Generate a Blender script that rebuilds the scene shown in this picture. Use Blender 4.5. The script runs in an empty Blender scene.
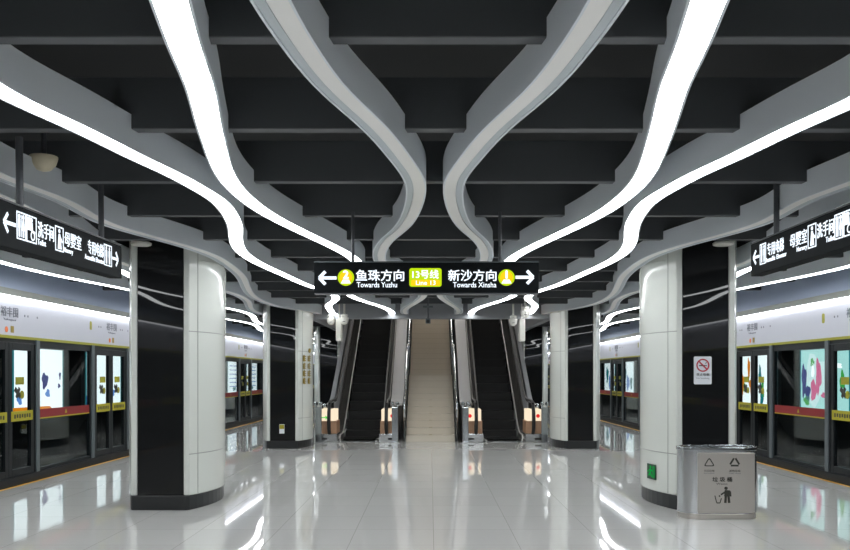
import bpy, bmesh, math, random
from mathutils import Vector
random.seed(4)
PI = math.pi
sc = bpy.context.scene
COL = sc.collection

# ---------------------------------------------------------------- materials
def lin(c):
    return tuple(((v/255)/12.92 if v/255 <= .04045 else (((v/255)+.055)/1.055)**2.4) for v in c)

def pbr(name, rgb, rough=.5, metal=0., spec=.5, coat=0., bump=None):
    m = bpy.data.materials.new(name); m.use_nodes = True
    nt = m.node_tree; b = nt.nodes['Principled BSDF']
    b.inputs['Base Color'].default_value = (*lin(rgb), 1)
    b.inputs['Roughness'].default_value = rough
    b.inputs['Metallic'].default_value = metal
    b.inputs['Specular IOR Level'].default_value = spec
    b.inputs['Coat Weight'].default_value = coat
    b.inputs['Coat Roughness'].default_value = .05
    if bump:
        sx, st = bump
        tc = nt.nodes.new('ShaderNodeTexCoord'); n = nt.nodes.new('ShaderNodeTexNoise')
        n.inputs['Scale'].default_value = sx; n.inputs['Detail'].default_value = 4
        nt.links.new(tc.outputs['Object'], n.inputs['Vector'])
        mr = nt.nodes.new('ShaderNodeMapRange')
        mr.inputs['To Min'].default_value = max(0, rough-st); mr.inputs['To Max'].default_value = rough+st
        nt.links.new(n.outputs['Fac'], mr.inputs['Value']); nt.links.new(mr.outputs['Result'], b.inputs['Roughness'])
    return m

def emit(name, rgb, strength):
    m = bpy.data.materials.new(name); m.use_nodes = True
    nt = m.node_tree; nt.nodes.remove(nt.nodes['Principled BSDF'])
    e = nt.nodes.new('ShaderNodeEmission'); e.inputs['Color'].default_value = (*lin(rgb), 1)
    e.inputs['Strength'].default_value = strength
    nt.links.new(e.outputs[0], nt.nodes['Material Output'].inputs[0])
    return m

def glass(name, tint, ior=1.5):
    m = bpy.data.materials.new(name); m.use_nodes = True
    nt = m.node_tree; nt.nodes.remove(nt.nodes['Principled BSDF'])
    t = nt.nodes.new('ShaderNodeBsdfTransparent'); t.inputs[0].default_value = (*lin(tint), 1)
    g = nt.nodes.new('ShaderNodeBsdfGlossy'); g.inputs['Roughness'].default_value = .01
    # Schlick reflectance of a pane, the same from both of its faces
    ge = nt.nodes.new('ShaderNodeNewGeometry')
    d = nt.nodes.new('ShaderNodeVectorMath'); d.operation = 'DOT_PRODUCT'
    nt.links.new(ge.outputs['Normal'], d.inputs[0]); nt.links.new(ge.outputs['Incoming'], d.inputs[1])
    def mth(op, a, b=None, c=None):
        q = nt.nodes.new('ShaderNodeMath'); q.operation = op
        for k, val in enumerate((a, b, c)):
            if val is None: continue
            if isinstance(val, (int, float)): q.inputs[k].default_value = val
            else: nt.links.new(val, q.inputs[k])
        return q.outputs[0]
    ab = mth('ABSOLUTE', d.outputs['Value']); inv = mth('SUBTRACT', 1., ab)
    fr = mth('MULTIPLY_ADD', mth('POWER', inv, 5.), .9, .035)
    mx = nt.nodes.new('ShaderNodeMixShader')
    nt.links.new(fr, mx.inputs[0]); nt.links.new(t.outputs[0], mx.inputs[1]); nt.links.new(g.outputs[0], mx.inputs[2])
    nt.links.new(mx.outputs[0], nt.nodes['Material Output'].inputs[0])
    return m

def floor_material():
    m = pbr('polished_floor_tile', (176, 175, 172), .1, 0, .5)
    nt = m.node_tree; b = nt.nodes['Principled BSDF']
    tc = nt.nodes.new('ShaderNodeTexCoord')
    br = nt.nodes.new('ShaderNodeTexBrick'); br.offset = 0
    br.inputs['Scale'].default_value = 1; br.inputs['Brick Width'].default_value = .8; br.inputs['Row Height'].default_value = .8
    br.inputs['Mortar Size'].default_value = .003; br.inputs['Mortar Smooth'].default_value = .2
    br.inputs['Color1'].default_value = (*lin((203, 202, 200)), 1); br.inputs['Color2'].default_value = (*lin((199, 198, 196)), 1)
    br.inputs['Mortar'].default_value = (*lin((162, 160, 157)), 1)
    nt.links.new(tc.outputs['Object'], br.inputs['Vector'])
    n = nt.nodes.new('ShaderNodeTexNoise'); n.inputs['Scale'].default_value = 90; n.inputs['Detail'].default_value = 3
    nt.links.new(tc.outputs['Object'], n.inputs['Vector'])
    mix = nt.nodes.new('ShaderNodeMix'); mix.data_type = 'RGBA'; mix.blend_type = 'MULTIPLY'; mix.inputs[0].default_value = .12
    nt.links.new(br.outputs['Color'], mix.inputs[6]); nt.links.new(n.outputs['Color'], mix.inputs[7])
    nt.links.new(mix.outputs[2], b.inputs['Base Color'])
    n2 = nt.nodes.new('ShaderNodeTexNoise'); n2.inputs['Scale'].default_value = 1.3
    nt.links.new(tc.outputs['Object'], n2.inputs['Vector'])
    mr = nt.nodes.new('ShaderNodeMapRange'); mr.inputs['To Min'].default_value = .015; mr.inputs['To Max'].default_value = .05
    nt.links.new(n2.outputs['Fac'], mr.inputs['Value']); nt.links.new(mr.outputs['Result'], b.inputs['Roughness'])
    return m

M = dict(
    floor=floor_material(),
    black=pbr('black_ceiling_paint', (36, 37, 38), .7),
    beam=pbr('dark_beam_paint', (72, 75, 78), .5),
    ribbon=pbr('pale_grey_ribbon_paint', (222, 228, 234), .45),
    ribbon_flange=pbr('grey_ribbon_edge', (190, 198, 203), .45),
    ribbon_off=pbr('unlit_diffuser', (238, 237, 235), .4),
    led=emit('ribbon_led', (250, 254, 255), 13.5),
    cove=emit('cove_led', (246, 250, 255), 7.5),
    white=pbr('white_cladding', (212, 215, 209), .22, 0, .5, .25),
    groove=pbr('cladding_joint', (150, 152, 148), .6),
    blackglass=pbr('black_glass_cladding', (27, 28, 29), .015, 0, .3),
    plinth=pbr('black_plinth', (34, 36, 37), .3),
    header=pbr('white_header_panel', (188, 189, 199), .4),
    lip=pbr('grey_cove_lip', (150, 153, 147), .5),
    fascia=pbr('blue_grey_fascia', (172, 185, 210), .5),
    olive=pbr('olive_yellow_line', (150, 148, 30), .5),
    doorframe=pbr('dark_door_frame', (22, 26, 29), .4, 0, .25),
    mullion=pbr('grey_aluminium', (98, 106, 110), .35, .3),
    glass=glass('door_glass', (234, 242, 242)),
    clear=glass('clear_glass', (235, 243, 240)),
    red=pbr('red_band', (130, 24, 30), .5),
    yellow=pbr('yellow_label', (168, 158, 26), .5),
    lineyellow=pbr('edge_line_yellow', (206, 150, 26), .5),
    darkmark=pbr('dark_print', (48, 48, 40), .5),
    greyprint=pbr('grey_print', (112, 114, 124), .5),
    orange=pbr('orange_print', (228, 110, 40), .5),
    steel=pbr('brushed_steel', (206, 208, 210), .2, .95),
    satin=pbr('satin_steel', (206, 201, 195), .3, .92),
    polished=pbr('polished_steel', (190, 196, 200), .16, 1.),
    rubber=pbr('black_rubber', (24, 24, 25), .35),
    step=pbr('escalator_step', (34, 35, 36), .6),
    deck=pbr('grey_steel_deck', (176, 178, 182), .4, .15),
    strip=pbr('pale_skirt_strip', (214, 214, 212), .4),
    stone=pbr('beige_stone', (206, 197, 182), .5),
    stone_edge=pbr('dark_tread_edge', (150, 140, 124), .6),
    signblack=pbr('sign_housing_black', (24, 27, 29), .6, 0, .05),
    signwhite=emit('sign_white', (236, 246, 255), 1.5),
    signlime=emit('sign_lime', (196, 230, 20), 1.0),
    signyellow=emit('sign_yellow', (250, 214, 30), 1.05),
    rod=pbr('grey_rod', (84, 86, 90), .4, .3),
    plastic=pbr('white_plastic', (222, 220, 212), .4),
    lamp_dome=pbr('cream_dome', (196, 186, 160), .4),
    tunnel=pbr('tunnel_concrete', (24, 25, 26), .95),
    green=emit('exit_green', (20, 160, 70), .9),
    greenboard=pbr('exit_board', (14, 60, 36), .4),
    cream_lit=emit('cream_indicator', (255, 236, 205), 1.0),
    tan=pbr('tan_panel', (186, 146, 116), .4),
    redlit=emit('red_indicator', (230, 40, 40), 1.0),
    greenlit=emit('green_indicator', (60, 220, 70), 1.0),
    board_white=emit('backlit_white', (248, 252, 255), 1.7),
    board_cyan=emit('backlit_cyan', (190, 240, 236), 1.15),
    board_pale=emit('backlit_pale', (222, 246, 246), 1.2),
    board_navy=emit('backlit_navy', (60, 70, 150), .8),
    board_pink=emit('backlit_pink', (240, 110, 160), 1.0),
    board_orange=emit('backlit_orange', (255, 150, 30), 1.0),
    board_green=emit('backlit_green', (80, 190, 90), .9),
    board_teal=emit('backlit_teal', (30, 150, 160), .8),
    board_sky=emit('backlit_sky', (120, 170, 250), .9),
    concourse=emit('concourse_lamp', (255, 248, 238), 16.0),
    gold=pbr('gold_lettering', (152, 130, 48), .4, .3),
    paper=pbr('white_notice', (222, 226, 232), .5),
    redprint=pbr('red_print', (176, 36, 56), .5),
    concrete=pbr('grey_paint', (140, 142, 146), .6),
)

# ---------------------------------------------------------------- mesh helpers
class MB:
    def __init__(s): s.v = []; s.f = []
    def add(s, vs, fs):
        o = len(s.v); s.v += [tuple(p) for p in vs]; s.f += [[i+o for i in f] for f in fs]; return s
    def box(s, x0, x1, y0, y1, z0, z1):
        vs = [(x, y, z) for z in (z0, z1) for y in (y0, y1) for x in (x0, x1)]
        return s.add(vs, [(0, 2, 3, 1), (4, 5, 7, 6), (0, 1, 5, 4), (2, 6, 7, 3), (0, 4, 6, 2), (1, 3, 7, 5)])
    def prism(s, poly, z0, z1):            # polygon in xy (ccw), extruded in z
        n = len(poly)
        vs = [(x, y, z0) for x, y in poly]+[(x, y, z1) for x, y in poly]
        fs = [list(range(n))[::-1], list(range(n, 2*n))]+[(i, (i+1) % n, n+(i+1) % n, n+i) for i in range(n)]
        return s.add(vs, fs)
    def prism_x(s, poly, x0, x1):          # polygon in (y,z), extruded along x
        n = len(poly)
        vs = [(x0, y, z) for y, z in poly]+[(x1, y, z) for y, z in poly]
        return s.add(vs, [list(range(n))[::-1], list(range(n, 2*n))]+[(i, (i+1) % n, n+(i+1) % n, n+i) for i in range(n)])
    def prism_y(s, poly, y0, y1):          # polygon in (x,z) seen from -y
        n = len(poly)
        vs = [(x, y0, z) for x, z in poly]+[(x, y1, z) for x, z in poly]
        return s.add(vs, [list(range(n)), list(range(n, 2*n))[::-1]]+[(n+i, n+(i+1) % n, (i+1) % n, i) for i in range(n)])
    def disc_y(s, cx, cz, r, y0, y1, n=28, rz=None):
        rz = rz or r
        return s.prism_y([(cx+r*math.cos(2*PI*i/n), cz+rz*math.sin(2*PI*i/n)) for i in range(n)], y0, y1)
    def ring_y(s, cx, cz, r0, r1, y0, y1, n=28):
        for i in range(n):
            a, b = 2*PI*i/n, 2*PI*(i+1)/n
            s.prism_y([(cx+r0*math.cos(a), cz+r0*math.sin(a)), (cx+r1*math.cos(a), cz+r1*math.sin(a)),
                       (cx+r1*math.cos(b), cz+r1*math.sin(b)), (cx+r0*math.cos(b), cz+r0*math.sin(b))], y0, y1)
        return s
    def bar_y(s, x0, z0, x1, z1, w, ya, yb):   # stroke drawn on a sign face
        d = Vector((x1-x0, z1-z0)); L = d.length or 1; n = Vector((-d.y, d.x))/L*w/2
        return s.prism_y([(x0-n.x, z0-n.y), (x1-n.x, z1-n.y), (x1+n.x, z1+n.y), (x0+n.x, z0+n.y)], ya, yb)
    def lathe(s, prof, cx=0, cy=0, n=28):      # prof = (r,z) from bottom to top
        vs = []; fs = []
        for r, z in prof:
            vs += [(cx+max(r, 1e-4)*math.cos(2*PI*i/n), cy+max(r, 1e-4)*math.sin(2*PI*i/n), z) for i in range(n)]
        for k in range(len(prof)-1):
            for i in range(n):
                j = (i+1) % n; fs.append((k*n+i, k*n+j, (k+1)*n+j, (k+1)*n+i))
        fs.append(list(range(n))[::-1]); fs.append([(len(prof)-1)*n+i for i in range(n)])
        return s.add(vs, fs)
    def tube(s, path, r, n=12, flat=1.):
        P = [Vector(p) for p in path]; vs = []; fs = []
        ref = None
        for k, p in enumerate(P):
            t = (P[min(k+1, len(P)-1)]-P[max(k-1, 0)]).normalized()
            if ref is None:
                ref = Vector((1, 0, 0)) if abs(t.x) < .9 else Vector((0, 0, 1))
            a = (ref-t*ref.dot(t)).normalized(); b = t.cross(a); ref = a
            vs += [p+a*r*math.cos(2*PI*i/n)+b*r*flat*math.sin(2*PI*i/n) for i in range(n)]
        for k in range(len(P)-1):
            for i in range(n):
                j = (i+1) % n; fs.append((k*n+i, k*n+j, (k+1)*n+j, (k+1)*n+i))
        fs.append(list(range(n))[::-1]); fs.append([(len(P)-1)*n+i for i in range(n)])
        return s.add(vs, fs)
    def build(s, name, mat, parent=None, bevel=0., smooth=False, seg=2):
        me = bpy.data.meshes.new(name); me.from_pydata(s.v, [], s.f)
        bm = bmesh.new(); bm.from_mesh(me)
        bmesh.ops.recalc_face_normals(bm, faces=bm.faces)
        bm.to_mesh(me); bm.free()
        if isinstance(mat, str): mat = M[mat]
        me.materials.append(mat)
        o = bpy.data.objects.new(name, me); COL.objects.link(o)
        if parent: o.parent = parent
        if smooth:
            for p in me.polygons: p.use_smooth = True
            try: me.set_sharp_from_angle(angle=math.radians(35))
            except Exception: pass
        if bevel:
            b = o.modifiers.new('bevel', 'BEVEL'); b.width = bevel; b.segments = seg; b.limit_method = 'ANGLE'
            b.angle_limit = math.radians(40)
        return o

def empty(name, loc=(0, 0, 0), rz=0):
    o = bpy.data.objects.new(name, None); COL.objects.link(o); o.location = loc; o.rotation_euler = (0, 0, rz)
    o.empty_display_size = .2
    return o

def tag(o, label=None, cat=None, group=None, kind=None):
    if label: o['label'] = label
    if cat: o['category'] = cat
    if group: o['group'] = group
    if kind: o['kind'] = kind
    return o

def struct(o): o['kind'] = 'structure'; return o

def copy_tree(o, parent=None):
    kids = list(o.children); c = o.copy(); COL.objects.link(c); c.parent = parent
    for k in kids: copy_tree(k, c)
    return c

def lettering(body, x0, x1, z0, z1, mat, parent, name='lettering', y=0., depth=.004, weight=.0, keep=False, res=3):
    """Text fitted to a rectangle on the face y of its sign (front towards -y)."""
    cu = bpy.data.curves.new('t', 'FONT'); cu.body = body; cu.size = 1; cu.extrude = .5; cu.resolution_u = res
    to = bpy.data.objects.new('t', cu); COL.objects.link(to)
    dg = bpy.context.evaluated_depsgraph_get(); dg.update()
    me = bpy.data.meshes.new_from_object(to.evaluated_get(dg))
    bpy.data.objects.remove(to); bpy.data.curves.remove(cu)
    xs = [v.co.x for v in me.vertices]; ys = [v.co.y for v in me.vertices]
    ax, bx, ay, by = min(xs), max(xs), min(ys), max(ys)
    if keep:
        s = (z1-z0)/(by-ay); w = s*(bx-ax); c = (x0+x1)/2; x0, x1 = c-w/2, c+w/2
    for v in me.vertices:
        v.co = (x0+(v.co.x-ax)/(bx-ax)*(x1-x0), y-depth*(v.co.z+.5), z0+(v.co.y-ay)/(by-ay)*(z1-z0))
    if weight:
        d = weight*(z1-z0)
        bm = bmesh.new(); bm.from_mesh(me)
        src = bm.verts[:]+bm.edges[:]+bm.faces[:]
        for dx, dz in ((-d, 0), (d, 0), (0, d*.7), (0, -d*.7)):
            g = bmesh.ops.duplicate(bm, geom=src)['geom']
            for e in g:
                if isinstance(e, bmesh.types.BMVert): e.co.x += dx; e.co.z += dz
        bm.to_mesh(me); bm.free()
    me.materials.clear(); me.materials.append(M[mat]); me.name = name
    o = bpy.data.objects.new(name, me); COL.objects.link(o); o.parent = parent
    return o

def rounded(x0, x1, z0, z1, r, n=6):
    p = []
    for cx, cz, a0 in ((x1-r, z0+r, -PI/2), (x1-r, z1-r, 0), (x0+r, z1-r, PI/2), (x0+r, z0+r, PI)):
        p += [(cx+r*math.cos(a0+PI/2*i/n), cz+r*math.sin(a0+PI/2*i/n)) for i in range(n+1)]
    return p

def frame_y(mb, x0, x1, z0, z1, t, ya, yb):
    mb.box(x0, x0+t, ya, yb, z0, z1); mb.box(x1-t, x1, ya, yb, z0, z1)
    mb.box(x0+t, x1-t, ya, yb, z0, z0+t); mb.box(x0+t, x1-t, ya, yb, z1-t, z1); return mb

# ---------------------------------------------------------------- the setting
WX = 6.03
Y0, Y1 = -14.0, 48.0
struct(MB().box(-WX-.02, WX+.02, Y0, Y1, -.2, 0).build('floor', 'floor'))
struct(MB().box(-10, 10, Y0, 19.86, 3.95, 4.1).build('ceiling', 'black'))
struct(MB().box(-10, -2.82, 19.86, Y1, 3.95, 4.1).build('ceiling_left', 'black'))
struct(MB().box(2.82, 10, 19.86, Y1, 3.95, 4.1).build('ceiling_right', 'black'))
struct(MB().box(-10, 10, Y1, Y1+.2, -1.3, 4.1).build('wall_far', 'black'))
struct(MB().box(-10, 10, Y0-.2, Y0, -1.3, 4.1).build('wall_near', 'black'))
for s, nm in ((-1, 'left'), (1, 'right')):
    def bx(a, b, *r):
        lo, hi = sorted((s*a, s*b)); return MB().box(lo, hi, *r)
    struct(bx(9.75, 9.95, Y0, Y1, -1.3, 4.1).build('wall_track_'+nm, 'tunnel'))
    struct(bx(WX+.02, 9.75, Y0, Y1, -1.3, -1.1).build('floor_track_'+nm, 'tunnel'))
    hd = struct(bx(WX-.02, WX+.2, Y0, Y1, 2.16, 2.70).build('wall_header_'+nm, 'header'))
    bx(WX-.028, WX+.1, Y0, Y1, 2.125, 2.165).build('olive_line', 'olive', hd)
    struct(bx(WX-.14, WX+.2, Y0, Y1, 2.72, 2.81).build('trim_lip_'+nm, 'lip'))
    cv = bx(WX-.10, WX-.03, Y0, Y1, 2.70, 2.72).build('cove_light', 'cove')
    tag(cv, 'long lit cove strip above the white header along the %s platform edge' % nm, 'light', 'cove strips over the platform screen doors')
    struct(bx(WX-.11, WX+.2, Y0, Y1, 2.815, 3.3).build('wall_fascia_'+nm, 'fascia'))
    struct(bx(WX-.03, WX+.06, Y0, Y1, .001, .13).build('baseboard_'+nm, 'doorframe'))
    struct(bx(WX-.09, WX-.035, Y0, Y1, .0005, .004).build('trim_edge_line_'+nm, 'lineyellow'))
    struct(bx(WX+.0, WX+.06, Y0, Y1, 2.07, 2.125).build('trim_rail_'+nm, 'doorframe'))

# dark crossbeams below the black ceiling
yb, n = -9.0, 0
y = 3.87-1.425*9
while y < Y1-1:
    n += 1
    segs = [(-5.9, 5.9)] if y < 19.4 else [(-5.9, -2.8), (2.8, 5.9)]
    mb = MB()
    for a, b in segs: mb.box(a, b, y-.045, y+.045, 3.12, 3.44)
    struct(mb.build('ceiling_beam', 'beam', bevel=.006))
    y += 1.425

# ---------------------------------------------------------------- wavy ribbons
def spline(pts):
    import numpy as np
    xs = np.array([p[0] for p in pts]); ys = np.array([p[1] for p in pts]); n = len(xs)
    h = np.diff(xs); A = np.zeros((n, n)); B = np.zeros(n); A[0, 0] = A[-1, -1] = 1
    for i in range(1, n-1):
        A[i, i-1] = h[i-1]; A[i, i] = 2*(h[i-1]+h[i]); A[i, i+1] = h[i]
        B[i] = 3*((ys[i+1]-ys[i])/h[i]-(ys[i]-ys[i-1])/h[i-1])
    c = np.linalg.solve(A, B)
    def f(x):
        i = int(min(max(np.searchsorted(xs, x)-1, 0), n-2)); d = x-xs[i]
        b = (ys[i+1]-ys[i])/h[i]-h[i]*(2*c[i]+c[i+1])/3
        return ys[i]+b*d+c[i]*d*d+(c[i+1]-c[i])/(3*h[i])*d**3
    return f

#RIBBONS
RIB = {}
def wave(c, a, y): return c+a*math.cos(2*PI*(y-10.85)/8.3)

def ribbon(side, key, lit, y_end, label):
    c, a, pts = RIB[key]
    P = list(pts)
    if P:
        lo, hi = P[0][0], P[-1][0]
        pre = [(yy, wave(c, a, yy)) for yy in [lo-1.2-1.0*i for i in range(20)][::-1] if yy > Y0-2]
        post = [(hi+1.2+1.0*i, wave(c, a, hi+1.2+1.0*i)) for i in range(40)]
        P = pre+P+post
    else:
        P = [(Y0-2+i, wave(c, a, Y0-2+i)) for i in range(70)]
    f = spline(P)
    ys = []; y = Y0+.02
    while y < y_end: ys.append(y); y += .13
    ys.append(y_end)
    W, zb, zt = .078, 3.0, 3.21
    def strip(mb, sec, closed=True):
        k = len(sec); vs = []; fs = []
        for y in ys:
            x = f(y); d = (f(y+.01)-f(y-.01))/.02; L = math.hypot(1, d)
            nx, ny = 1/L, -d/L
            for o_, z in sec: vs.append((side*-(x+nx*o_), y+ny*o_, z))
        for i in range(len(ys)-1):
            for j in range(k): fs.append((i*k+j, i*k+(j+1) % k, (i+1)*k+(j+1) % k, (i+1)*k+j))
        fs.append(list(range(k))); fs.append([(len(ys)-1)*k+j for j in range(k)])
        mb.add(vs, fs); return mb
    r = empty('ceiling_light' if lit else 'ceiling_ribbon', (0, 0, 3.0))
    off = lambda sec: [(o_, z-3.0) for o_, z in sec]
    # U-shaped housing open to the floor
    strip(MB(), off([(-W, zb), (-W, zt), (W, zt), (W, zb), (W-.012, zb), (W-.012, zb+.05), (-W+.012, zb+.05), (-W+.012, zb)])).build('housing', 'ribbon', r, smooth=True)
    if lit:
        strip(MB(), off([(-W+.0125, zb+.004), (-W+.0125, zb+.02), (W-.0125, zb+.02), (W-.0125, zb+.004)])).build('diffuser', 'led', r, smooth=True)
    else:
        strip(MB(), off([(-W+.06, zb+.002), (-W+.06, zb+.02), (W-.0125, zb+.02), (W-.0125, zb+.002)])).build('diffuser', 'ribbon_off', r, smooth=True)
        strip(MB(), off([(-W+.0125, zb+.006), (-W+.0125, zb+.02), (-W+.055, zb+.02), (-W+.055, zb+.006)])).build('edge_strip', 'ribbon_flange', r, smooth=True)
    tag(r, label, 'ceiling light' if lit else 'ceiling trim', 'lit wavy ceiling ribbons' if lit else 'unlit wavy ceiling ribbons')

# control points: distance from the camera, distance left of the platform axis (world metres)
RIB['A'] = (-.33, -.26, [(3.17, -0.632), (3.59, -0.597), (4.14, -0.517), (4.82, -0.352), (5.53, -0.224), (6.1, -0.15), (6.8, -0.155), (7.44, -0.21), (8.1, -0.311), (8.81, -0.475), (9.52, -0.589), (10.44, -0.649), (14.51, -0.155), (15.87, -0.24), (17.5, -0.488), (19.35, -0.615)])
RIB['B'] = (-1.15, .28, [(3.17, -1.006), (3.66, -1.086), (4.13, -1.153), (4.59, -1.24), (5.29, -1.367), (5.95, -1.467), (6.36, -1.495), (6.84, -1.491), (7.35, -1.452), (7.99, -1.35), (8.75, -1.198), (10.44, -0.944), (14.51, -1.435), (15.87, -1.342), (17.5, -1.023), (19.35, -0.9)])
RIB['C'] = (-1.9, -.23, [(4.33, -2.138), (4.67, -2.066), (5.04, -1.993), (5.53, -1.91), (5.86, -1.842), (6.36, -1.772), (6.84, -1.737), (7.35, -1.772), (7.99, -1.867), (8.75, -2.032), (9.67, -2.175), (10.72, -2.179), (11.9, -2.079), (13.52, -1.912), (14.51, -1.742), (15.87, -1.808), (17.0, -2.055), (18.59, -2.201), (19.35, -2.232)])
RIB['D'] = (-2.83, .28, [(6.01, -3.075), (6.8, -2.995), (7.78, -3.036), (8.88, -2.804), (9.83, -2.615), (11.02, -2.628), (12.02, -2.722), (12.93, -2.865), (14.69, -3.146), (16.3, -3.238), (17.76, -3.065), (19.35, -2.63)])
RIB['E'] = (-3.68, -.25, [])
RIB['F'] = (-4.42, .24, [])
RIB['G'] = (-5.15, -.22, [])
for s, nm in ((-1, 'left'), (1, 'right')):
    o_ = 'right' if nm == 'left' else 'left'
    ribbon(-s*-1, 'A', False, 19.62, 'unlit pale grey wavy ribbon bordering the centre gap on its %s' % nm)
    ribbon(-s*-1, 'B', True, 19.62, 'glowing white wavy ribbon nearest the centre on the %s' % nm)
    ribbon(-s*-1, 'C', True, 19.62, 'glowing white wavy ribbon on the %s, second lit one from the centre' % nm)
    ribbon(-s*-1, 'D', False, 19.62, 'unlit pale wavy ribbon sweeping past the %s pillar tops' % nm)
    ribbon(-s*-1, 'E', False, 40, 'unlit wavy ribbon passing outside the %s row of pillars' % nm)
    ribbon(-s*-1, 'F', True, Y1-.02, 'glowing wavy ribbon over the %s side aisle, inner of its two' % nm)
    ribbon(-s*-1, 'G', True, Y1-.02, 'glowing wavy ribbon over the %s platform edge, closest to the screen doors' % nm)

# ---------------------------------------------------------------- pillars
def arc(p, q, bulge, n=10):
    """points from p to q bowed out by bulge (to the right of p->q)"""
    out = []
    d = Vector((q[0]-p[0], q[1]-p[1])); nrm = Vector((d.y, -d.x)).normalized()
    for i in range(n+1):
        t = i/n; b = bulge*4*t*(1-t)
        out.append((p[0]+d.x*t+nrm.x*b, p[1]+d.y*t+nrm.y*b))
    return out
PL = 1.53
def make_pillar():
    r = empty('pillar_1')
    g = .272                                   # half width of the black glass
    MB().box(-g, g, .012, PL-.012, .17, 3.3).build('glass_panel', 'blackglass', r)
    for s in (-1, 1):
        # white side: flat return beside the glass, then a bowed shell
        side = arc((s*.345, .0) if s > 0 else (s*.345, PL), (s*.345, PL) if s > 0 else (s*.345, 0), .2, 16)
        if s > 0:
            poly = [(g+.004, .0)]+side+[(g+.004, PL)]
        else:
            poly = [(-g-.004, PL)]+side+[(-g-.004, 0)]
        w = MB().prism(poly, .17, 3.3).build('white_cladding', 'white', r, bevel=.012, smooth=True)
        # joints: two level seams and two upright seams, and a raised arch moulding
        def on(t, o=.003):
            i = t*16; k = min(int(i), 15); q = i-k
            a, b = (side if s > 0 else side[::-1])[k], (side if s > 0 else side[::-1])[k+1]
            x, y = a[0]+(b[0]-a[0])*q, a[1]+(b[1]-a[1])*q
            return (x+s*o, y)
        jm = MB()
        for z in (.66, 2.12):
            jm.tube([(*on(t/20, -.001), z) for t in range(0, 21)], .006, 6)
        for t in (.09, .91):
            jm.tube([(*on(t, -.001), .18), (*on(t, -.001), 3.28)], .006, 6)
        jm.build('seam', 'groove', w)
        am = MB(); pts = []
        for t, z in [(.12, 2.98), (.3, 2.99), (.5, 2.985), (.62, 2.965), (.7, 2.92), (.745, 2.84), (.765, 2.7), (.77, 2.5), (.77, 2.16)]:
            pts.append((*on(t, .0), z))
        am.tube(pts, .011, 8); am.build('arch_moulding', 'white', w, smooth=True)
    e = .36
    base = [(-g-.05, -.03), (g+.05, -.03)]
    base += arc((e-.01, .0), (e-.01, PL), .17, 12)+[(g, PL+.03), (-g, PL+.03)]+arc((-e+.01, PL), (-e+.01, 0), .17, 12)
    MB().prism(base, .001, .17).build('plinth', 'plinth', r, bevel=.006)
    return struct(r)
pil = make_pillar(); first = True; k = 1
for yy in (10.08, 18.45, 26.85, 35.25):
    for s in (-1, 1):
        p = pil if first else copy_tree(pil)
        first = False
        p.location = (s*3.235, yy, 0); p.name = 'pillar_%d' % k; k += 1; p['kind'] = 'structure'

# ---------------------------------------------------------------- platform screen doors
def make_door():
    r = empty('door_1')
    for s in (-1, 1):
        a, b = sorted((s*.004, s*.775))
        lf = frame_y(MB(), a, b, .135, 2.06, .1, -.01, .05).build('door_leaf', 'doorframe', r, bevel=.004)
        MB().box(a+.1, b-.1, .015, .025, .235, 1.96).build('glass', 'glass', lf)
        lb = MB().box(a+.06, b-.06, -.016, -.0105, .93, 1.075).build('safety_label', 'yellow', lf)
        t = MB()
        for i in range(7): t.box(a+.14+i*.075, a+.185+i*.075, -.018, -.0162, .97+.008*(i % 2), 1.03)
        t.build('print', 'darkmark', lb)
        cx = s*.36
        MB().box(cx-.12, cx+.12, .004, .0145, 1.46, 1.57).build('sticker', 'olive', lf)
        d = MB(); d.bar_y(cx-.14, 1.40, cx+.02, 1.28, .07, .006, .0144); d.bar_y(cx-.1, 1.27, cx, 1.41, .06, .008, .0142)
        d.build('arrow_sticker', 'darkmark', lf)
        MB().disc_y(cx+.07, 1.31, .06, .006, .0145).build('round_sticker', 'olive', lf)
        q = s*.81
        MB().box(q-.03, q+.03, -.015, .06, .135, 2.06).build('jamb', 'doorframe', r)
    yh = -.0205
    lettering('裕丰围', -.25, .25, 2.43, 2.57, 'greyprint', r, 'station_name', yh, .003, .01)
    lettering('Yufengwei', -.18, .18, 2.365, 2.405, 'greyprint', r, 'station_name_latin', yh, .003)
    m = MB().disc_y(-.09, 2.245, .042, yh-.003, yh); m.build('route_dot', 'orange', r)
    MB().box(.03, .12, yh-.003, yh, 2.205, 2.30).build('route_mark', 'gold', r)
    d = MB()
    for x in (-.62, -.52, .45, .55, .85): d.disc_y(x, 2.47, .018, yh-.003, yh, 10)
    d.build('line_map_dots', 'greyprint', r)
    return r

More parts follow.
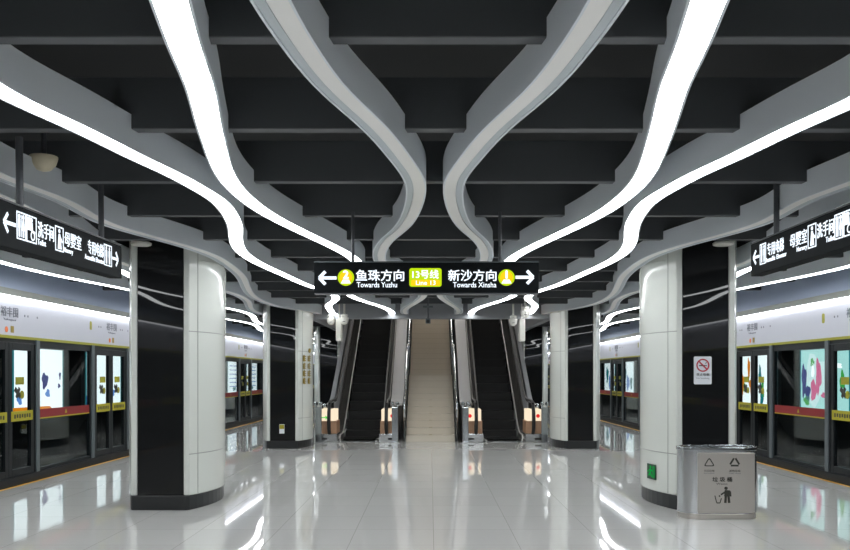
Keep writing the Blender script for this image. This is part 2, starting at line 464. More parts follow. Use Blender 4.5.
def make_window():
    r = empty('window_1')
    for s in (-1, 1):
        MB().box(s*1.065-.055, s*1.065+.055, -.03, .07, .13, 2.125).build('mullion', 'mullion', r, bevel=.006)
    frame_y(MB(), -1.01, 1.01, .13, 2.07, .05, .0, .05).build('window_frame', 'doorframe', r)
    g = MB().box(-.96, .96, .02, .03, .18, 2.02).build('glass', 'glass', r)
    b = MB().box(-.96, .96, .008, .0195, .945, 1.075).build('red_band', 'red', r)
    MB().box(-.96, .96, .006, .0195, .925, .943).build('yellow_stripe', 'yellow', b)
    t = MB().prism_y([(-.04, .98), (.04, .98), (0, 1.045)], .004, .0075); t.build('warning_mark', 'yellow', b)
    MB().prism_y(rounded(.91, 1.0, 2.395, 2.545, .03), -.0235, -.0205).build('door_number_plate', 'olive', r)
    return r
dp, wp = make_door(), make_window(); dn = 0
for kb in range(-5, 9):
    for s in (-1, 1):
        b = 12.95+3.87*kb
        d = dp if dn == 0 else copy_tree(dp); w = wp if dn == 0 else copy_tree(wp); dn += 1
        rz = PI/2 if s < 0 else -PI/2
        d.location = (s*WX, b+3.0, 0); w.location = (s*WX, b+1.065, 0)
        for o, nn in ((d, 'door'), (w, 'window')):
            o.rotation_euler = (0, 0, rz); o.name = '%s_%d' % (nn, dn); o['kind'] = 'structure'

# backlit posters on the track walls, seen through the glass
def poster(s, y0, y1, kind, label, tone='board_white'):
    rz = PI/2 if s < 0 else -PI/2
    r = empty('light_box_poster', (s*9.74, (y0+y1)/2, .72), rz)
    h, w = 1.52, (y1-y0)/2
    MB().box(-w-.06, w+.06, -.1, 0, -.06, h+.06).build('frame', 'mullion', r)
    f = MB().box(-w+.06, w-.06, -.11, -.1, 0, h).build('backlit_face', tone, r)
    for q in (-1, 1):
        lo, hi = sorted((q*w, q*(w-.06))); MB().box(lo, hi, -.11, -.1, 0, h).build('lit_edge', 'board_teal', r)
    def art(mat, polys, nm='artwork'):
        for p in polys: MB().prism_y(p, -.112 if mat == 'board_pale' else -.114, -.1105).build(nm, mat, r)
    def blob(cx, cz, rx, rz_, seed, n=18):
        R = random.Random(seed); ph = [R.uniform(0, 6.28) for _ in range(3)]
        return [(cx+rx*math.cos(a)*(1+.18*math.sin(3*a+ph[0])+.12*math.sin(5*a+ph[1])), cz+rz_*math.sin(a)*(1+.18*math.sin(3*a+ph[0])+.12*math.sin(5*a+ph[1]))) for a in [2*PI*i/n for i in range(n)]]
    u = lambda t: -w+2*w*t                      # 0..1 along the face as one reads it
    if kind == 'splash':
        art('board_pale', [blob(u(.36), .78, .62, .6, 21)])
        art('board_navy', [blob(u(.09), .75, .14, .4, 1), blob(u(.17), .42, .16, .2, 2)])
        art('board_pink', [blob(u(.4), .85, .15, .42, 3), blob(u(.3), .5, .17, .26, 4), blob(u(.5), .38, .12, .07, 5)])
        art('board_green', [blob(u(.15), .23, .16, .12, 6), blob(u(.27), 1.2, .1, .1, 7), blob(u(.86), .75, .12, .22, 17)])
        art('board_white', [blob(u(.62), .3, .1, .1, 8), blob(u(.28), 1.0, .08, .2, 9), blob(u(.75), 1.1, .3, .06, 19)])
    elif kind == 'fruit':
        art('board_orange', [blob(u(.22), 1.05, .1, .35, 1), blob(u(.32), .55, .22, .26, 2), blob(u(.04), .6, .1, .3, 3)])
        art('board_green', [blob(u(.1), .5, .14, .12, 4), blob(u(.62), .5, .12, .3, 5), blob(u(.8), .42, .14, .12, 6)])
        art('board_teal', [blob(u(.6), .2, .12, .22, 7), blob(u(.31), .85, .05, .2, 8), blob(u(.55), .9, .1, .25, 12)])
        art('board_pink', [blob(u(.4), .72, .1, .14, 9)])
        art('board_navy', [blob(u(.56), .55, .07, .2, 10)])
        art('signyellow', [blob(u(.86), .95, .16, .18, 11)])
    elif kind == 'people':
        art('board_navy', [blob(u(.6), .74, .17, .19, 1), blob(u(.92), .86, .05, .1, 2), blob(u(.9), .6, .07, .06, 3), blob(u(.3), .82, .06, .12, 4)])
        art('board_sky', [blob(u(.66), .42, .12, .1, 5), blob(u(.12), .3, .12, .12, 6)])
        art('board_orange', [[(-w, 0), (w*.55, 0), (w*.4, .1), (-w, .12)]])
    elif kind == 'figure':
        art('board_sky', [blob(u(.1), .35, .2, .33, 1), blob(u(.75), .35, .15, .1, 2), blob(u(.12), .95, .06, .15, 3)])
        art('board_navy', [blob(u(.05), .18, .12, .14, 4)])
    elif kind == 'list':
        m = []
        for i in range(6):
            z = 1.3-.2*i; m.append([(u(.15), z), (u(.85), z), (u(.85), z+.04), (u(.15), z+.04)])
        art('board_sky', m)
        art('board_teal', [blob(u(.5), .2, .3, .1, 1)])
    else:
        art('board_teal', [blob(u(.3), .9, .3, .4, 1), blob(u(.8), .5, .2, .3, 2)])
        art('board_sky', [blob(u(.55), .5, .3, .35, 3)])
    tag(r, label, 'poster', 'backlit posters across the tracks')
for i in range(-1, 7):
    yy = 19.55+4.15*i
    kl = {0: ('people', 'white backlit poster with dark blue figures, across the left track nearest the camera'), 1: ('figure', 'white backlit poster with pale blue figure, second along the left track')}.get(i)
    kr = {0: ('splash', 'cyan backlit poster with pink and purple paint splash across right track'), 1: ('fruit', 'white backlit poster with orange and green shapes across right track')}.get(i)
    if i == -1:
        kl = ('list', 'backlit poster across the left track just outside the picture edge'); kr = ('wash', 'backlit poster across the right track just outside the picture edge')
    order = ['', '', 'third', 'fourth', 'fifth', 'sixth', 'seventh', 'eighth']
    poster(-1, yy, yy+2.7, *(kl or ('list', 'pale backlit poster across the left track, %s along the wall' % order[i])))
    poster(1, yy, yy+2.65, *(kr or ('wash', 'teal and white backlit poster across the right track, %s along the wall' % order[i])),
           tone='board_cyan' if i == 0 else 'board_white')

# ---------------------------------------------------------------- hanging signs
def arrow(mb, x0, x1, z, s, ya, yb, w=.03, head=None):
    """shaft from x0 to x1 with its head at x1"""
    d = 1 if x1 > x0 else -1; h = head or s
    mb.bar_y(x0, z, x1-d*w*.4, z, w, ya, yb)
    mb.bar_y(x1, z, x1-d*h, z+s, w, ya, yb-.0005); mb.bar_y(x1, z, x1-d*h, z-s, w, ya, yb-.001)
    return mb
px = .012118
cs = empty('direction_sign', ((426.5-430)*px*.78-.035, 10.3*.78, 1.6+.994*.78)); cs.scale = (.78, .78, .78)
U = lambda u: (u-426.5)*px
Z = lambda v: (293-v)*px
MB().box(U(314), U(539), 0, .16, 0, Z(262.4)).build('housing', 'signblack', cs, bevel=.008)
MB().box(U(314.3), U(538.7), -.006, .166, Z(262.4), Z(261.4)).build('top_rail', 'mullion', cs)
MB().box(U(314.3), U(538.7), -.006, .166, -.012, 0).build('bottom_rail', 'rod', cs)
a = MB(); arrow(a, U(336.5), U(319.2), Z(278), .078, -.005, -.0005, .037, .075); a.build('left_arrow', 'signwhite', cs)
a = MB(); arrow(a, U(515.5), U(533.2), Z(277.3), .078, -.005, -.0005, .037, .075); a.build('right_arrow', 'signwhite', cs)
for u, num in ((345.9, '2'), (506.5, '1')):
    d = MB().disc_y(U(u), Z(277.6), .1, -.004, -.0005).build('exit_roundel', 'signlime', cs)
    MB().disc_y(U(u), Z(277.6), .078, -.006, -.0045).build('roundel_centre', 'signyellow', d)
    lettering(num, U(u)-.04, U(u)+.04, Z(277.6)-.01, Z(277.6)+.082, 'signwhite', d, 'numeral', -.0062, .003, .07, keep=True)
    MB().prism_y([(U(u)-.062, Z(277.6)-.072), (U(u)+.062, Z(277.6)-.072), (U(u)+.035, Z(277.6)-.025), (U(u)-.035, Z(277.6)-.025)], -.008, -.0062).build('train_mark', 'signwhite', d)
lettering('鱼珠方向', U(356), U(404), Z(281), Z(269.8), 'signwhite', cs, 'lettering', -.0005, .004, .02)
lettering('Towards Yuzhu', U(356.8), U(397), Z(287.4), Z(282.2), 'signwhite', cs, 'lettering', -.0005, .004, .012)
lettering('新沙方向', U(448.3), U(496.3), Z(281), Z(269.8), 'signwhite', cs, 'lettering', -.0005, .004, .02)
lettering('Towards Xinsha', U(453), U(496.3), Z(287.4), Z(282.2), 'signwhite', cs, 'lettering', -.0005, .004, .012)
bd = MB().prism_y(rounded(U(409.3), U(441.6), Z(286.8), Z(268.2), .03), -.004, -.0005).build('line_badge', 'signlime', cs)
MB().prism_y(rounded(U(411), U(440), Z(285.9), Z(279.8), .02), -.005, -.0042).build('badge_panel', 'signyellow', bd)
lettering('13号线', U(412.5), U(438.5), Z(278.6), Z(270), 'signwhite', bd, 'lettering', -.0042, .003, .02)
lettering('Line 13', U(416), U(435.5), Z(285), Z(280.6), 'signwhite', bd, 'lettering', -.0052, .003, .012)
for u in (352.2, 500.5):
    MB().lathe([(.02, Z(261.4)), (.02, 1.0)], U(u), .08, 12).build('hanger_rod', 'rod', cs)
tag(cs, 'wide black hanging sign with two arrows and lime line badge above the central walkway', 'sign')

def side_sign(s):
    # the sign's text runs along y; positions given as distance from the camera
    k = .78
    if s < 0:
        L0, L1 = 6.6, 9.79; mid = (L0+L1)/2
        r = empty('wayfinding_sign', (-3.46*k-.035, mid*k, 1.6+1.062*k), PI/2+.054); r.rotation_euler[1] = -.03
    else:
        L0, L1 = 6.6, 9.82; mid = (L0+L1)/2
        r = empty('wayfinding_sign', (3.705*k-.035, mid*k, 1.6+1.138*k), -PI/2)
    r.scale = (k, k, k)
    H = .37
    def X(y0, y1):                      # reading order runs away from the camera on the left, towards it on the right
        return (y0-mid, y1-mid) if s < 0 else (mid-y1, mid-y0)
    a, b = X(L0, L1)
    MB().box(a, b, 0, .14, 0, H).build('housing', 'signblack', r, bevel=.008)
    MB().box(a+.01, b-.01, -.005, .145, H, H+.012).build('top_rail', 'rod', r)
    f = -.0005
    def ar(y0, y1):
        m = MB(); p, q = (y0-mid, y1-mid) if s < 0 else (mid-y0, mid-y1)
        arrow(m, p, q, .2, .075, -.005, f, .03, .075); return m
    if s < 0: ar(6.96, 6.74).build('arrow', 'signwhite', r)
    ar(*((9.44, 9.64) if s < 0 else (9.56, 9.73))).build('arrow', 'signwhite', r)
    def icon(y0, y1, kind, z0=.095, z1=.325):
        x0, x1 = X(y0, y1); w, h = x1-x0, z1-z0
        m = frame_y(MB(), x0, x1, z0, z1, .012, -.004, f)
        P = lambda t, q: (x0+w*t, z0+h*q)
        def man(cx, sc_=1., skirt=False):
            m.disc_y(x0+w*cx, z0+h*.83, .02*sc_, -.004, f, 12)
            if skirt: m.prism_y([P(cx-.15, .35), P(cx+.15, .35), P(cx+.07, .74), P(cx-.07, .74)], -.004, f)
            else: m.prism_y([P(cx-.1, .42), P(cx+.1, .42), P(cx+.1, .74), P(cx-.1, .74)], -.004, f)
            m.prism_y([P(cx-.08, .1), P(cx-.02, .1), P(cx-.02, .5), P(cx-.08, .5)], -.0038, f)
            m.prism_y([P(cx+.02, .1), P(cx+.08, .1), P(cx+.08, .5), P(cx+.02, .5)], -.0038, f)
        if kind == 'wc': man(.28); man(.72, 1, True); m.prism_y([P(.485, .1), P(.515, .1), P(.515, .9), P(.485, .9)], -.004, f)
        if kind == 'access':
            m.prism_y([P(.1, .45), P(.45, .45), P(.45, .92), P(.1, .92)], -.004, f)
            m.ring_y(x0+w*.62, z0+h*.27, .03, .042, -.004, f, 16); m.disc_y(x0+w*.52, z0+h*.84, .018, -.004, f, 10)
            m.bar_y(x0+w*.52, z0+h*.75, x0+w*.56, z0+h*.42, .026, -.004, f); m.bar_y(x0+w*.56, z0+h*.44, x0+w*.85, z0+h*.4, .02, -.004, f)
        if kind == 'baby':
            m.disc_y(x0+w*.5, z0+h*.82, .02, -.004, f, 12)
            m.prism_y([P(.3, .1), P(.75, .1), P(.6, .7), P(.42, .7)], -.004, f); m.bar_y(x0+w*.55, z0+h*.6, x0+w*.85, z0+h*.4, .02, -.0042, f)
        if kind == 'lift':
            man(.3, .9); man(.7, .9); m.prism_y([P(.2, .92), P(.4, .92), P(.3, .99)], -.0042, f)
            m.prism_y([P(.6, .99), P(.8, .99), P(.7, .92)], -.0042, f)
        return m
    if s < 0:
        A = dict(wc=(6.98, 7.16), acc=(7.17, 7.38), t1=(7.41, 7.77), e1=(7.4, 7.58), baby=(7.8, 8.0), t2=(8.03, 8.47), e2=(8.01, 8.24), t3=(8.66, 9.14), e3=(8.57, 8.87), e4=(8.9, 9.16), lift=(9.16, 9.42))
    else:
        A = dict(lift=(9.37, 9.54), t3=(8.9, 9.33), e3=(9.12, 9.37), e4=(8.83, 9.08), t2=(8.35, 8.74), e2=(8.35, 8.58), baby=(8.15, 8.33), t1=(7.79, 8.13), e1=(7.78, 7.95), acc=(7.44, 7.61), wc=(7.62, 7.78))
    icon(*A['wc'], 'wc').build('toilet_icon', 'signwhite', r)
    icon(*A['acc'], 'access').build('accessible_icon', 'signwhite', r)
    icon(*A['baby'], 'baby').build('nursery_icon', 'signwhite', r)
    icon(*A['lift'], 'lift').build('elevator_icon', 'signwhite', r)
    for key, body, z0, z1, wt in (('t1', '洗手间', .165, .305, .006), ('e1', 'Toilet', .1, .15, .01), ('t2', '母婴室', .165, .305, .006), ('e2', 'Nursery', .09, .15, .01),
                                  ('t3', '专用电梯', .165, .305, .006), ('e3', 'Accessible', .1, .15, .01), ('e4', 'Elevator', .1, .15, .01)):
        x0, x1 = X(*A[key]); lettering(body, x0, x1, z0, z1, 'signwhite', r, 'lettering', f, .004, wt)
    for yq in ((7.22, 9.3) if s < 0 else (7.53, 9.26)):
        x, _ = X(yq, yq); MB().lathe([(.03, H+.012), (.03, .98)], x, .07, 12).build('hanger_rod', 'rod', r)
    tag(r, 'black hanging toilet, nursery and lift sign by the %s front pillar' % ('left' if s < 0 else 'right'), 'sign', 'side wayfinding signs')
side_sign(-1); side_sign(1)

# ---------------------------------------------------------------- lintel, stairwell
struct(MB().box(-2.82, 2.82, 19.64, 19.86, 2.9, 3.5).build('trim_lintel', 'concrete'))
for s, nm in ((-1, 'left'), (1, 'right')):
    a, b = sorted((s*2.66, s*2.82))
    struct(MB().box(a, b, 19.87, 40, 2.9, 7.2).build('wall_stairwell_'+nm, 'concrete'))
    struct(MB().box(a, b, 28.6, 40, 0, 2.9).build('wall_under_stairs_'+nm, 'blackglass'))
struct(MB().box(-2.66, 2.66, 38, 38.2, 0, 7.2).build('wall_concourse', 'concrete'))
struct(MB().box(-2.82, 2.82, 19.87, 40, 7.2, 7.35).build('ceiling_concourse', 'concrete'))
struct(MB().box(-2.65, 2.65, 31.4, 38, 4.6, 4.8).build('floor_concourse', 'stone'))
struct(MB().box(-2.82, 2.82, 19.64, 19.86, 3.5, 7.2).build('wall_stairwell_front', 'concrete'))
for i, yy in enumerate((22.5, 25.5, 28.5, 31.5)):
    t = empty('ceiling_lamp', (0, yy, 7.2))
    MB().box(-1.3, 1.3, -.22, .22, -.05, 0).build('housing', 'concrete', t)
    MB().box(-1.25, 1.25, -.17, .17, -.06, -.0505).build('diffuser', 'concourse', t)
    tag(t, 'long lamp on the ceiling high above the stairs, hidden behind the lintel', 'lamp', 'lamps over the stairwell')

# stairs
st = empty('staircase', (-.02, 20.35, 0))
RISE, RUN = .16, .29
yy, zz = 0., 0.
prof = []
for i in range(30):
    d = RUN if i != 9 else 1.3
    sp = MB().box(-.585, .585, yy, yy+d+.02, zz, zz+RISE).build('step', 'stone', st)
    MB().box(-.585, .585, yy-.002, yy+.03, zz+RISE, zz+RISE+.003).build('nosing', 'stone_edge', sp)
    m = MB()
    m.box(-.04, .04, yy+.06, yy+.2, zz+RISE, zz+RISE+.003); m.build('tread_mark', 'gold', sp)
    yy += d; zz += RISE
tag(st, 'beige stone staircase between the two escalators', 'stairs')
def nose(y):      # height of the stair nosing line at distance y from its foot
    if y < 0: return .0
    if y < 9*RUN: return (y/RUN+1)*RISE
    if y < 9*RUN+1.3: return 10*RISE
    return 10*RISE+((y-9*RUN-1.3)/RUN)*RISE
for s, nm in ((-1, 'left'), (1, 'right')):
    h = empty('stair_handrail', (-.02+s*.625, 20.2, 0))
    ys = [0, .1]+[.15+.25*i for i in range(44)]
    zof = lambda q: .93+max(0, nose(q-.15)-.1)
    path = [(0, q, zof(q)) for q in ys]
    MB().tube([(0, .0, .6), (0, -.06, .72), (0, -.05, .86)]+path, .024, 10).build('rail', 'polished', h, smooth=True)
    for q in (.05, .95, 1.9, 2.9, 4., 5., 6., 7., 8.2):
        MB().tube([(0, q, max(0, nose(q-.15)-.16)+.001), (0, q, zof(q)-.02)], .016, 8).build('post', 'polished', h)
    m = MB()
    pr = [(q, max(.02, nose(q-.15)-.16)) for q in ys]+[(q, max(.12, nose(q-.15)+.12)) for q in ys[::-1]]
    m.prism_x(pr, -.016, .006); m.build('stringer', 'doorframe', h)
    tag(h, 'polished steel handrail along the %s side of the beige stairs' % nm, 'handrail', 'stair handrails')

# escalators
def escalator(cx, label, signal):
    r = empty('escalator', (cx, 20.25, 0))
    s0 = 1.45                       # where the incline starts
    tan = math.tan(math.radians(30.5)); top = 4.8
    yt = s0+top/tan
    def zl(y):
        if y < s0-.35: return 0.
        if y < s0+.35: t = (y-s0+.35)/.7; return tan*.35*t*t
        if y < yt-.35: return tan*(y-s0)
        if y < yt+.35: t = (yt+.35-y)/.7; return top-tan*.35*t*t
        return top
    # moving steps
    y = .35; 
    MB().box(-.44, .44, .05, .36, .001, .012).build('comb_plate', 'polished', r)
    while y < yt+1.0:
        z = zl(y+.2)
        m = MB().box(-.45, .45, y, y+.395, z-.24, z)
        o = m.build('step', 'step', r)
        g = MB()
        for q in range(15): g.box(-.435+q*.061, -.42+q*.061, y+.01, y+.39, z, z+.006)
        g.build('tread_cleat', 'rubber', o)
        y += .4
    ys = [.0+.22*i for i in range(int((yt+1.2)/.22))]
    for s in (-1, 1):
        x = s*.68
        # inner balustrade panel
        pr = [(q, max(.001, zl(q)-.1)) for q in ys]+[(q, zl(q)+.93) for q in ys[::-1]]
        MB().prism_x(pr, x-.02, x+.02).build('balustrade', 'blackglass', r)
        # skirt with bright edge strip
        MB().tube([(s*.42, .02, .03), (s*.44, .2, .03), (s*.48, .45, .06)]+[(s*.495, q, zl(q)+.13) for q in ys[3:]], .019, 8).build('skirt_strip', 'strip', r, smooth=True)
        lo, hi = sorted((s*.515, s*.665))
        MB().prism_x([(q, max(.001, zl(q)-.1)) for q in ys[2:]]+[(q, zl(q)+.11) for q in ys[:1:-1]], lo, hi).build('inner_deck', 'rubber', r)
        # steel upper half of the inner face
        lo, hi = sorted((s*.645, s*.6595))
        MB().prism_x([(q, zl(q)+.56) for q in ys[4:]]+[(q, zl(q)+.92) for q in ys[:3:-1]], lo, hi).build('steel_facing', 'deck', r)
        # handrail with its return loop
        loop = [(x, .35, .12), (x, .16, .14), (x, .0, .2), (x, -.12, .34), (x, -.16, .52), (x, -.12, .72), (x, .0, .88), (x, .15, .96)]
        MB().tube(loop+[(x, q, zl(q)+.98) for q in ys[2:]], .042, 10, .7).build('handrail', 'rubber', r, smooth=True)
    # outer decks: steel capping over a dark flank, with a lit newel box at the foot
    for s, a, b in ((-1, -.85, -.72), (1, .72, 1.03)):
        if cx > 0: a, b = (-1.02, -.72) if s < 0 else (.72, .85)
        dk = [(q, zl(q)+.84) for q in ys if q > .8]; up = [(q, zl(q)+.90) for q in ys if q > .8]
        MB().prism_x(dk+up[::-1], a, b).build('deck', 'deck', r)
        fl = [(q, max(.001, zl(q)-.6)) for q in ys if q > .8]
        MB().prism_x(fl+dk[::-1], a+.015, b-.015).build('flank', 'rubber', r)
        na, nb_ = (-.94, -.52) if s < 0 else (.52, .92)
        nb = MB().box(na-.02, nb_+.02, -.02, .75, .001, .2).build('newel_plinth', 'steel', r, bevel=.01)
        MB().box(na, nb_, .1, .8, .2, .5).build('newel_panel', 'tan', r, bevel=.01)
        lp = MB().box(na+.03, nb_-.03, .1, .75, .5, .78).build('newel_lamp', 'cream_lit', r, bevel=.01)
        a, b = na, nb_
        green = signal == 'out' and s < 0
        xc = (a+b)/2+(.09*s)
        m = MB()
        if green:
            arrow(m, xc-.06, xc+.07, .58, .04, .092, .0995, .02); m.build('arrow_signal', 'greenlit', lp)
        else:
            m.disc_y(xc, .62, .045, .092, .0995, 16); m.build('stop_signal', 'redlit', lp)
        MB().box(xc-.09, xc+.09, -.03, -.0205, .06, .1).build('floor_slot', 'rubber', nb)
        MB().lathe([(.03, .8), (.055, .83), (.05, .88), (.02, .91)], xc, .3, 14).build('newel_cap', 'polished', r, smooth=True)
    tag(r, label, 'escalator', 'escalators either side of the stairs')
escalator(-1.75, 'dark escalator on the left of the beige stairs, green arrow at its foot', 'out')
escalator(1.74, 'dark escalator on the right of the beige stairs, red signals at its foot', 'in')

# barrier posts before the escalators
for x, lab in ((-2.66, 'steel barrier post at the outer foot of the left escalator'), (-.86, 'steel barrier post between left escalator and stairs'),
               (.80, 'steel barrier post between stairs and right escalator'), (2.66, 'steel barrier post at the outer foot of the right escalator')):
    g = empty('barrier_post', (x, 20.02, 0))
    MB().box(-.075, .075, -.02, .02, .02, .84).build('panel', 'polished', g, bevel=.01)
    MB().box(-.11, .11, -.05, .05, .001, .02).build('base_plate', 'steel', g)
    for q in (-.06, .06):
        MB().lathe([(.02, .84), (.022, .87), (.045, .9), (.045, .94), (.02, .97)], q, 0, 14).build('clamp', 'polished', g, smooth=True)
    tag(g, lab, 'post', 'barrier posts at the escalators')

# cameras and signal boxes hanging before the lintel
def cctv(x, y, ztop, zc, label):
    r = empty('security_camera', (x, y, zc))
    MB().lathe([(.022, .1), (.022, ztop-zc)], 0, 0, 12).build('pole', 'plastic', r)
    MB().lathe([(.05, .07), (.075, .085), (.075, .12), (.03, .14)], 0, 0, 20).build('mount', 'plastic', r, smooth=True)
    MB().lathe([(.02, -.1), (.065, -.075), (.09, -.02), (.095, .05), (.07, .07)], 0, 0, 20).build('dome', 'plastic', r, smooth=True)
    MB().lathe([(.012, -.012), (.03, -.008), (.036, .0)], 0, 0, 14).build('lens', 'rubber', r).location = (0, -.075, -.03)
    tag(r, label, 'camera', 'white cameras on ceiling poles')
def at(u, Y): return (u-430)*Y/850-.035
cctv(at(331, 18.8), 18.8, 2.995, 2.8, 'white camera hanging over the left escalator, outer of the pair')
cctv(at(344.3, 18.6), 18.6, 3.3, 2.8, 'white camera on pole over the left escalator, nearer the stairs of the pair')
cctv(at(513.2, 18.6), 18.6, 3.3, 2.77, 'white camera on pole over the right escalator, lower of the pair')
cctv(at(525.3, 16.9), 16.9, 3.2, 2.83, 'white camera on pole over the right escalator, higher of the pair')
for x, s, lab in ((at(338.5, 19), -1, 'slim white hanging box with orange marks over the left escalator'), (at(522.5, 19), 1, 'slim white hanging box with orange marks over the right escalator')):
    b = empty('hanging_signal_box', (x, 19, 2.36))
    MB().prism_y(rounded(-.06, .06, 0, .5, .02), 0, .3).build('body', 'plastic', b, bevel=.008)
    m = MB()
    for i in range(4):
        lo, hi = sorted((s*.0605, s*.066)); m.box(lo, hi, .05, .25, .06+.1*i, .13+.1*i)
    m.build('orange_print', 'orange', b)
    MB().lathe([(.014, .5), (.014, .9)], 0, .15, 10).build('hanger', 'plastic', b)
    tag(b, lab, 'sign', 'hanging boxes at the escalators')
c = empty('ceiling_camera', (at(428, 17.2), 17.2, 2.66))
MB().lathe([(.018, .08), (.018, .62)], 0, 0, 10).build('pole', 'rod', c)
MB().box(-.1, .1, -.02, .02, .3, .34).build('crossbar', 'mullion', c)
MB().box(-.05, .05, -.09, .07, -.02, .08).build('body', 'mullion', c, bevel=.01)
MB().disc_y(0, .02, .035, -.11, -.0905).build('lens', 'rubber', c)
tag(c, 'dark camera on a thin pole hanging before the middle of the stairs', 'camera')

# round ceiling fittings
for s, nm in ((-1, 'left'), (1, 'right')):
    d = empty('round_downlight', (s*3.40-.01, 9.93, 3.11))
    MB().lathe([(.09, 0), (.115, .008), (.12, .03), (.1, .045)], 0, 0, 28).build('disc', 'plastic', d, smooth=True)
    MB().lathe([(.015, .045), (.015, .4)], 0, 0, 10).build('stem', 'rod', d)
    tag(d, 'flat round cream fitting beside the top of the %s front pillar' % nm, 'light', 'round fittings at the pillar tops')
d = empty('dome_speaker', (-2.92, 6.35, 3.12))
MB().lathe([(.012, 0), (.05, .012), (.085, .05), (.1, .1), (.1, .112)], 0, 0, 28).build('shade', 'lamp_dome', d, smooth=True)
MB().lathe([(.02, .112), (.02, .4)], 0, 0, 10).build('stem', 'rod', d)
tag(d, 'cream dome speaker hanging among the dark beams above the left sign', 'speaker')

# ---------------------------------------------------------------- things on the pillars
n = empty('no_smoking_sign', (3.20, 10.085, 1.49))
MB().prism_y(rounded(-.105, .105, 0, .33, .015), -.006, .0).build('plate', 'paper', n)
m = MB().ring_y(0, .225, .062, .078, -.009, -.0062, 24); m.bar_y(-.05, .275, .05, .175, .016, -.0095, -.0062); m.build('prohibition_ring', 'redprint', n)
m = MB().box(-.045, .03, -.0085, -.0062, .215, .228); m.box(.034, .045, -.0085, -.0062, .215, .228); m.bar_y(.03, .245, .045, .262, .007, -.0085, -.0062); m.build('cigarette', 'darkmark', n)
lettering('禁止吸烟', -.075, .075, .098, .132, 'darkmark', n, 'lettering', -.0062, .002, .01)
lettering('No Smoking', -.075, .075, .06, .08, 'greyprint', n, 'lettering', -.0062, .002)
tag(n, 'white no smoking sign on the black face of the right front pillar', 'sign')

def skin(x_side, t):       # bowed side of a pillar, towards the middle of the platform
    return .345+.2*4*t*(1-t)
e = empty('exit_sign', (3.235-skin(0, .3)-.004, 10.08+.3*PL, .31), -PI/2+.2); e.scale = (.85, .85, .85)
MB().box(-.13, .13, -.018, 0, 0, .22).build('plate', 'greenboard', e, bevel=.004)
m = MB().disc_y(-.01, .175, .022, -.022, -.0182, 12)
m.bar_y(-.01, .15, -.02, .09, .035, -.022, -.0182); m.bar_y(-.02, .09, .03, .04, .022, -.0222, -.0182); m.bar_y(-.02, .09, -.07, .05, .022, -.0224, -.0182)
m.bar_y(-.01, .14, .05, .12, .016, -.0226, -.0182); m.bar_y(-.01, .14, -.06, .13, .016, -.0228, -.0182)
frame_y(m, .06, .115, .03, .19, .012, -.022, -.0182); m.bar_y(-.11, .11, -.075, .11, .02, -.022, -.0182)
m.build('running_figure', 'green', e)
tag(e, 'small green exit sign low on the white side of the right front pillar', 'sign')

p = empty('lettering_panel', (-3.235+skin(0, .2)+.018, 18.45+.2*PL, 1.38), PI/2-.3)
R = random.Random(3)
for cx in (-.14, .1):
    for k in range(4):
        m = MB(); z0 = .02+.165*k
        for q in range(3): m.box(cx-.07, cx+.07, -.006, .004, z0+.012+.045*q, z0+.03+.045*q)
        m.box(cx-.012+R.uniform(-.03, .03), cx+.012, -.007, .004, z0, z0+.14)
        m.box(cx-.065, cx-.045, -.007, .004, z0+R.uniform(0, .04), z0+.12)
        m.build('gold_character', 'gold', p)
MB().disc_y(.12, .76, .05, -.006, .004).build('emblem', 'gold', p)
tag(p, 'two columns of gold characters on the white side of the second left pillar', 'sign')
q = empty('pillar_sticker', (-3.25, 18.455, .33))
MB().box(-.055, .055, -.006, 0, 0, .2).build('plate', 'paper', q)
MB().box(-.05, .05, -.008, -.0062, .1, .19).build('yellow_half', 'yellow', q)
tag(q, 'small yellow and white sticker low on the black face of the second left pillar', 'sticker')

# ---------------------------------------------------------------- litter bin
b = empty('litter_bin', (3.20, 9.60, 0)); b.scale = (1.03, 1, .955)
def plan(w, d, r, o=0, n=8):
    return rounded(-w-o, w+o, -d-o, d+o, r+o, n)
MB().prism(plan(.419, .194, .189), .001, .062).build('foot_band', 'satin', b, bevel=.004)
MB().prism(plan(.425, .2, .195), .066, .80).build('shell', 'steel', b, bevel=.004, smooth=True)
m = MB()
for k in range(1):
    outer, inner = plan(.433, .208, .2), plan(.40, .175, .17)
    nn = len(outer)
    vs = [(x, y, z) for z in (.795, .835) for x, y in outer]+[(x, y, z) for z in (.795, .835) for x, y in inner]
    fs = []
    for i in range(nn):
        j = (i+1) % nn
        fs += [(i, j, nn+j, nn+i), (2*nn+j, 2*nn+i, 3*nn+i, 3*nn+j), (nn+i, nn+j, 3*nn+j, 3*nn+i), (i, 2*nn+i, 2*nn+j, j)]
    m.add(vs, fs)
m.build('rim', 'polished', b, bevel=.004)
for x in (-.2, .2):
    lid = MB().prism(rounded(x-.19, x+.19, -.165, .165, .12), .801, .815).build('lid', 'polished', b)
    MB().prism(rounded(x-.13, x+.13, -.1, .1, .09), .815, .82).build('opening', 'rubber', lid)
fp = MB().prism_y(rounded(-.27, .345, .075, .775, .012), -.207, -.2005).build('front_panel', 'satin', b, bevel=.003)
bt = -.2072
fq = empty('print', (-.05, 0, .03)); fq.parent = b
def tri(mb, cx, cz, r, w, cut=False):
    P = [(cx+r*math.cos(PI/2+2*PI*i/3), cz+r*math.sin(PI/2+2*PI*i/3)) for i in range(3)]
    for i in range(3):
        p0, p1 = P[i], P[(i+1) % 3]
        a, c = (.14, .86) if cut else (-.02, 1.02)
        mb.bar_y(p0[0]+(p1[0]-p0[0])*a, p0[1]+(p1[1]-p0[1])*a, p0[0]+(p1[0]-p0[0])*c, p0[1]+(p1[1]-p0[1])*c, w, bt-.002-.0003*i, bt)
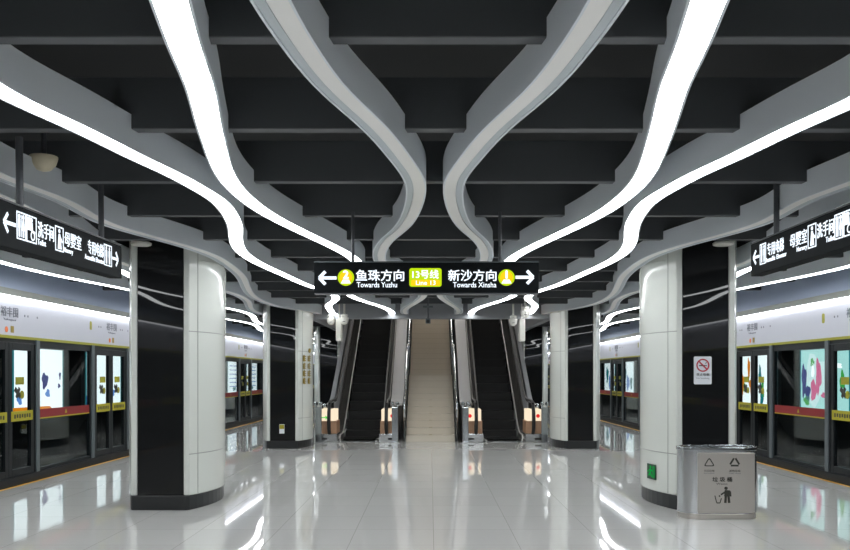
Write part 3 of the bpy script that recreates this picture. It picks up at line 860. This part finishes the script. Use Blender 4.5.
m = MB(); tri(m, -.095, .625, .062, .011, True)
for i in range(3):
    an = PI/2+2*PI*i/3; m.disc_y(-.095+.05*math.cos(an), .625+.05*math.sin(an), .009, bt-.003, bt, 8)
m.build('recycling_mark', 'darkmark', fq)
m = MB(); tri(m, .178, .63, .066, .02, True)
m.build('waste_mark', 'darkmark', fq)
lettering('可回收物', -.15, -.04, .522, .55, 'darkmark', fq, 'lettering', bt, .002)
lettering('Recyclable', -.15, -.04, .5, .515, 'greyprint', fq, 'lettering', bt, .002)
lettering('其他垃圾', .12, .24, .522, .55, 'darkmark', fq, 'lettering', bt, .002)
lettering('Other Waste', .12, .24, .5, .515, 'greyprint', fq, 'lettering', bt, .002)
lettering('垃 圾 桶', -.06, .15, .41, .465, 'darkmark', fq, 'lettering', bt, .002, .03)
lettering('Waste', -.02, .1, .375, .398, 'darkmark', fq, 'lettering', bt, .002)
m = MB()
cx, cz = .095, .25
m.disc_y(cx-.01, cz+.085, .019, bt-.002, bt, 14)
m.prism_y([(cx-.03, cz-.01), (cx+.03, cz-.01), (cx+.035, cz+.06), (cx-.025, cz+.065)], bt-.002, bt)
m.bar_y(cx-.012, cz, cx-.018, cz-.085, .026, bt-.0022, bt); m.bar_y(cx+.016, cz, cx+.024, cz-.085, .026, bt-.0024, bt)
m.bar_y(cx-.01, cz+.05, cx-.065, cz+.01, .018, bt-.0026, bt); m.bar_y(cx+.035, cz+.05, cx+.04, cz-.01, .016, bt-.0022, bt)
m.disc_y(cx-.08, cz-.005, .01, bt-.002, bt, 8)
m.bar_y(cx-.13, cz+.0, cx-.11, cz-.085, .01, bt-.002, bt); m.bar_y(cx-.06, cz-.03, cx-.075, cz-.085, .01, bt-.002, bt); m.bar_y(cx-.11, cz-.085, cx-.075, cz-.085, .012, bt-.0023, bt)
m.build('tidy_figure', 'darkmark', fq)
tag(b, 'brushed steel litter bin with rounded ends standing before the right front pillar', 'bin')

# ---------------------------------------------------------------- camera, world, view
cam = bpy.data.cameras.new('camera'); co = bpy.data.objects.new('camera', cam); COL.objects.link(co)
co.location = (-.035, 0, 1.6); co.rotation_euler = (PI/2, 0, 0)
cam.sensor_width = 36; cam.lens = 36; cam.shift_x = -5/850; cam.shift_y = 100/850; cam.clip_end = 200; cam.clip_start = .05
sc.camera = co
w = bpy.data.worlds.new('world'); sc.world = w; w.use_nodes = True
w.node_tree.nodes['Background'].inputs[0].default_value = (.6, .65, .7, 1)
w.node_tree.nodes['Background'].inputs[1].default_value = .0
vs = sc.view_settings
vs.view_transform = 'Standard'; vs.look = 'None'; vs.gamma = 1; vs.use_curve_mapping = False; vs.exposure = 0
sc.cycles.use_denoising = True
sc.cycles.max_bounces = 8; sc.cycles.transparent_max_bounces = 12; sc.cycles.sample_clamp_indirect = 6
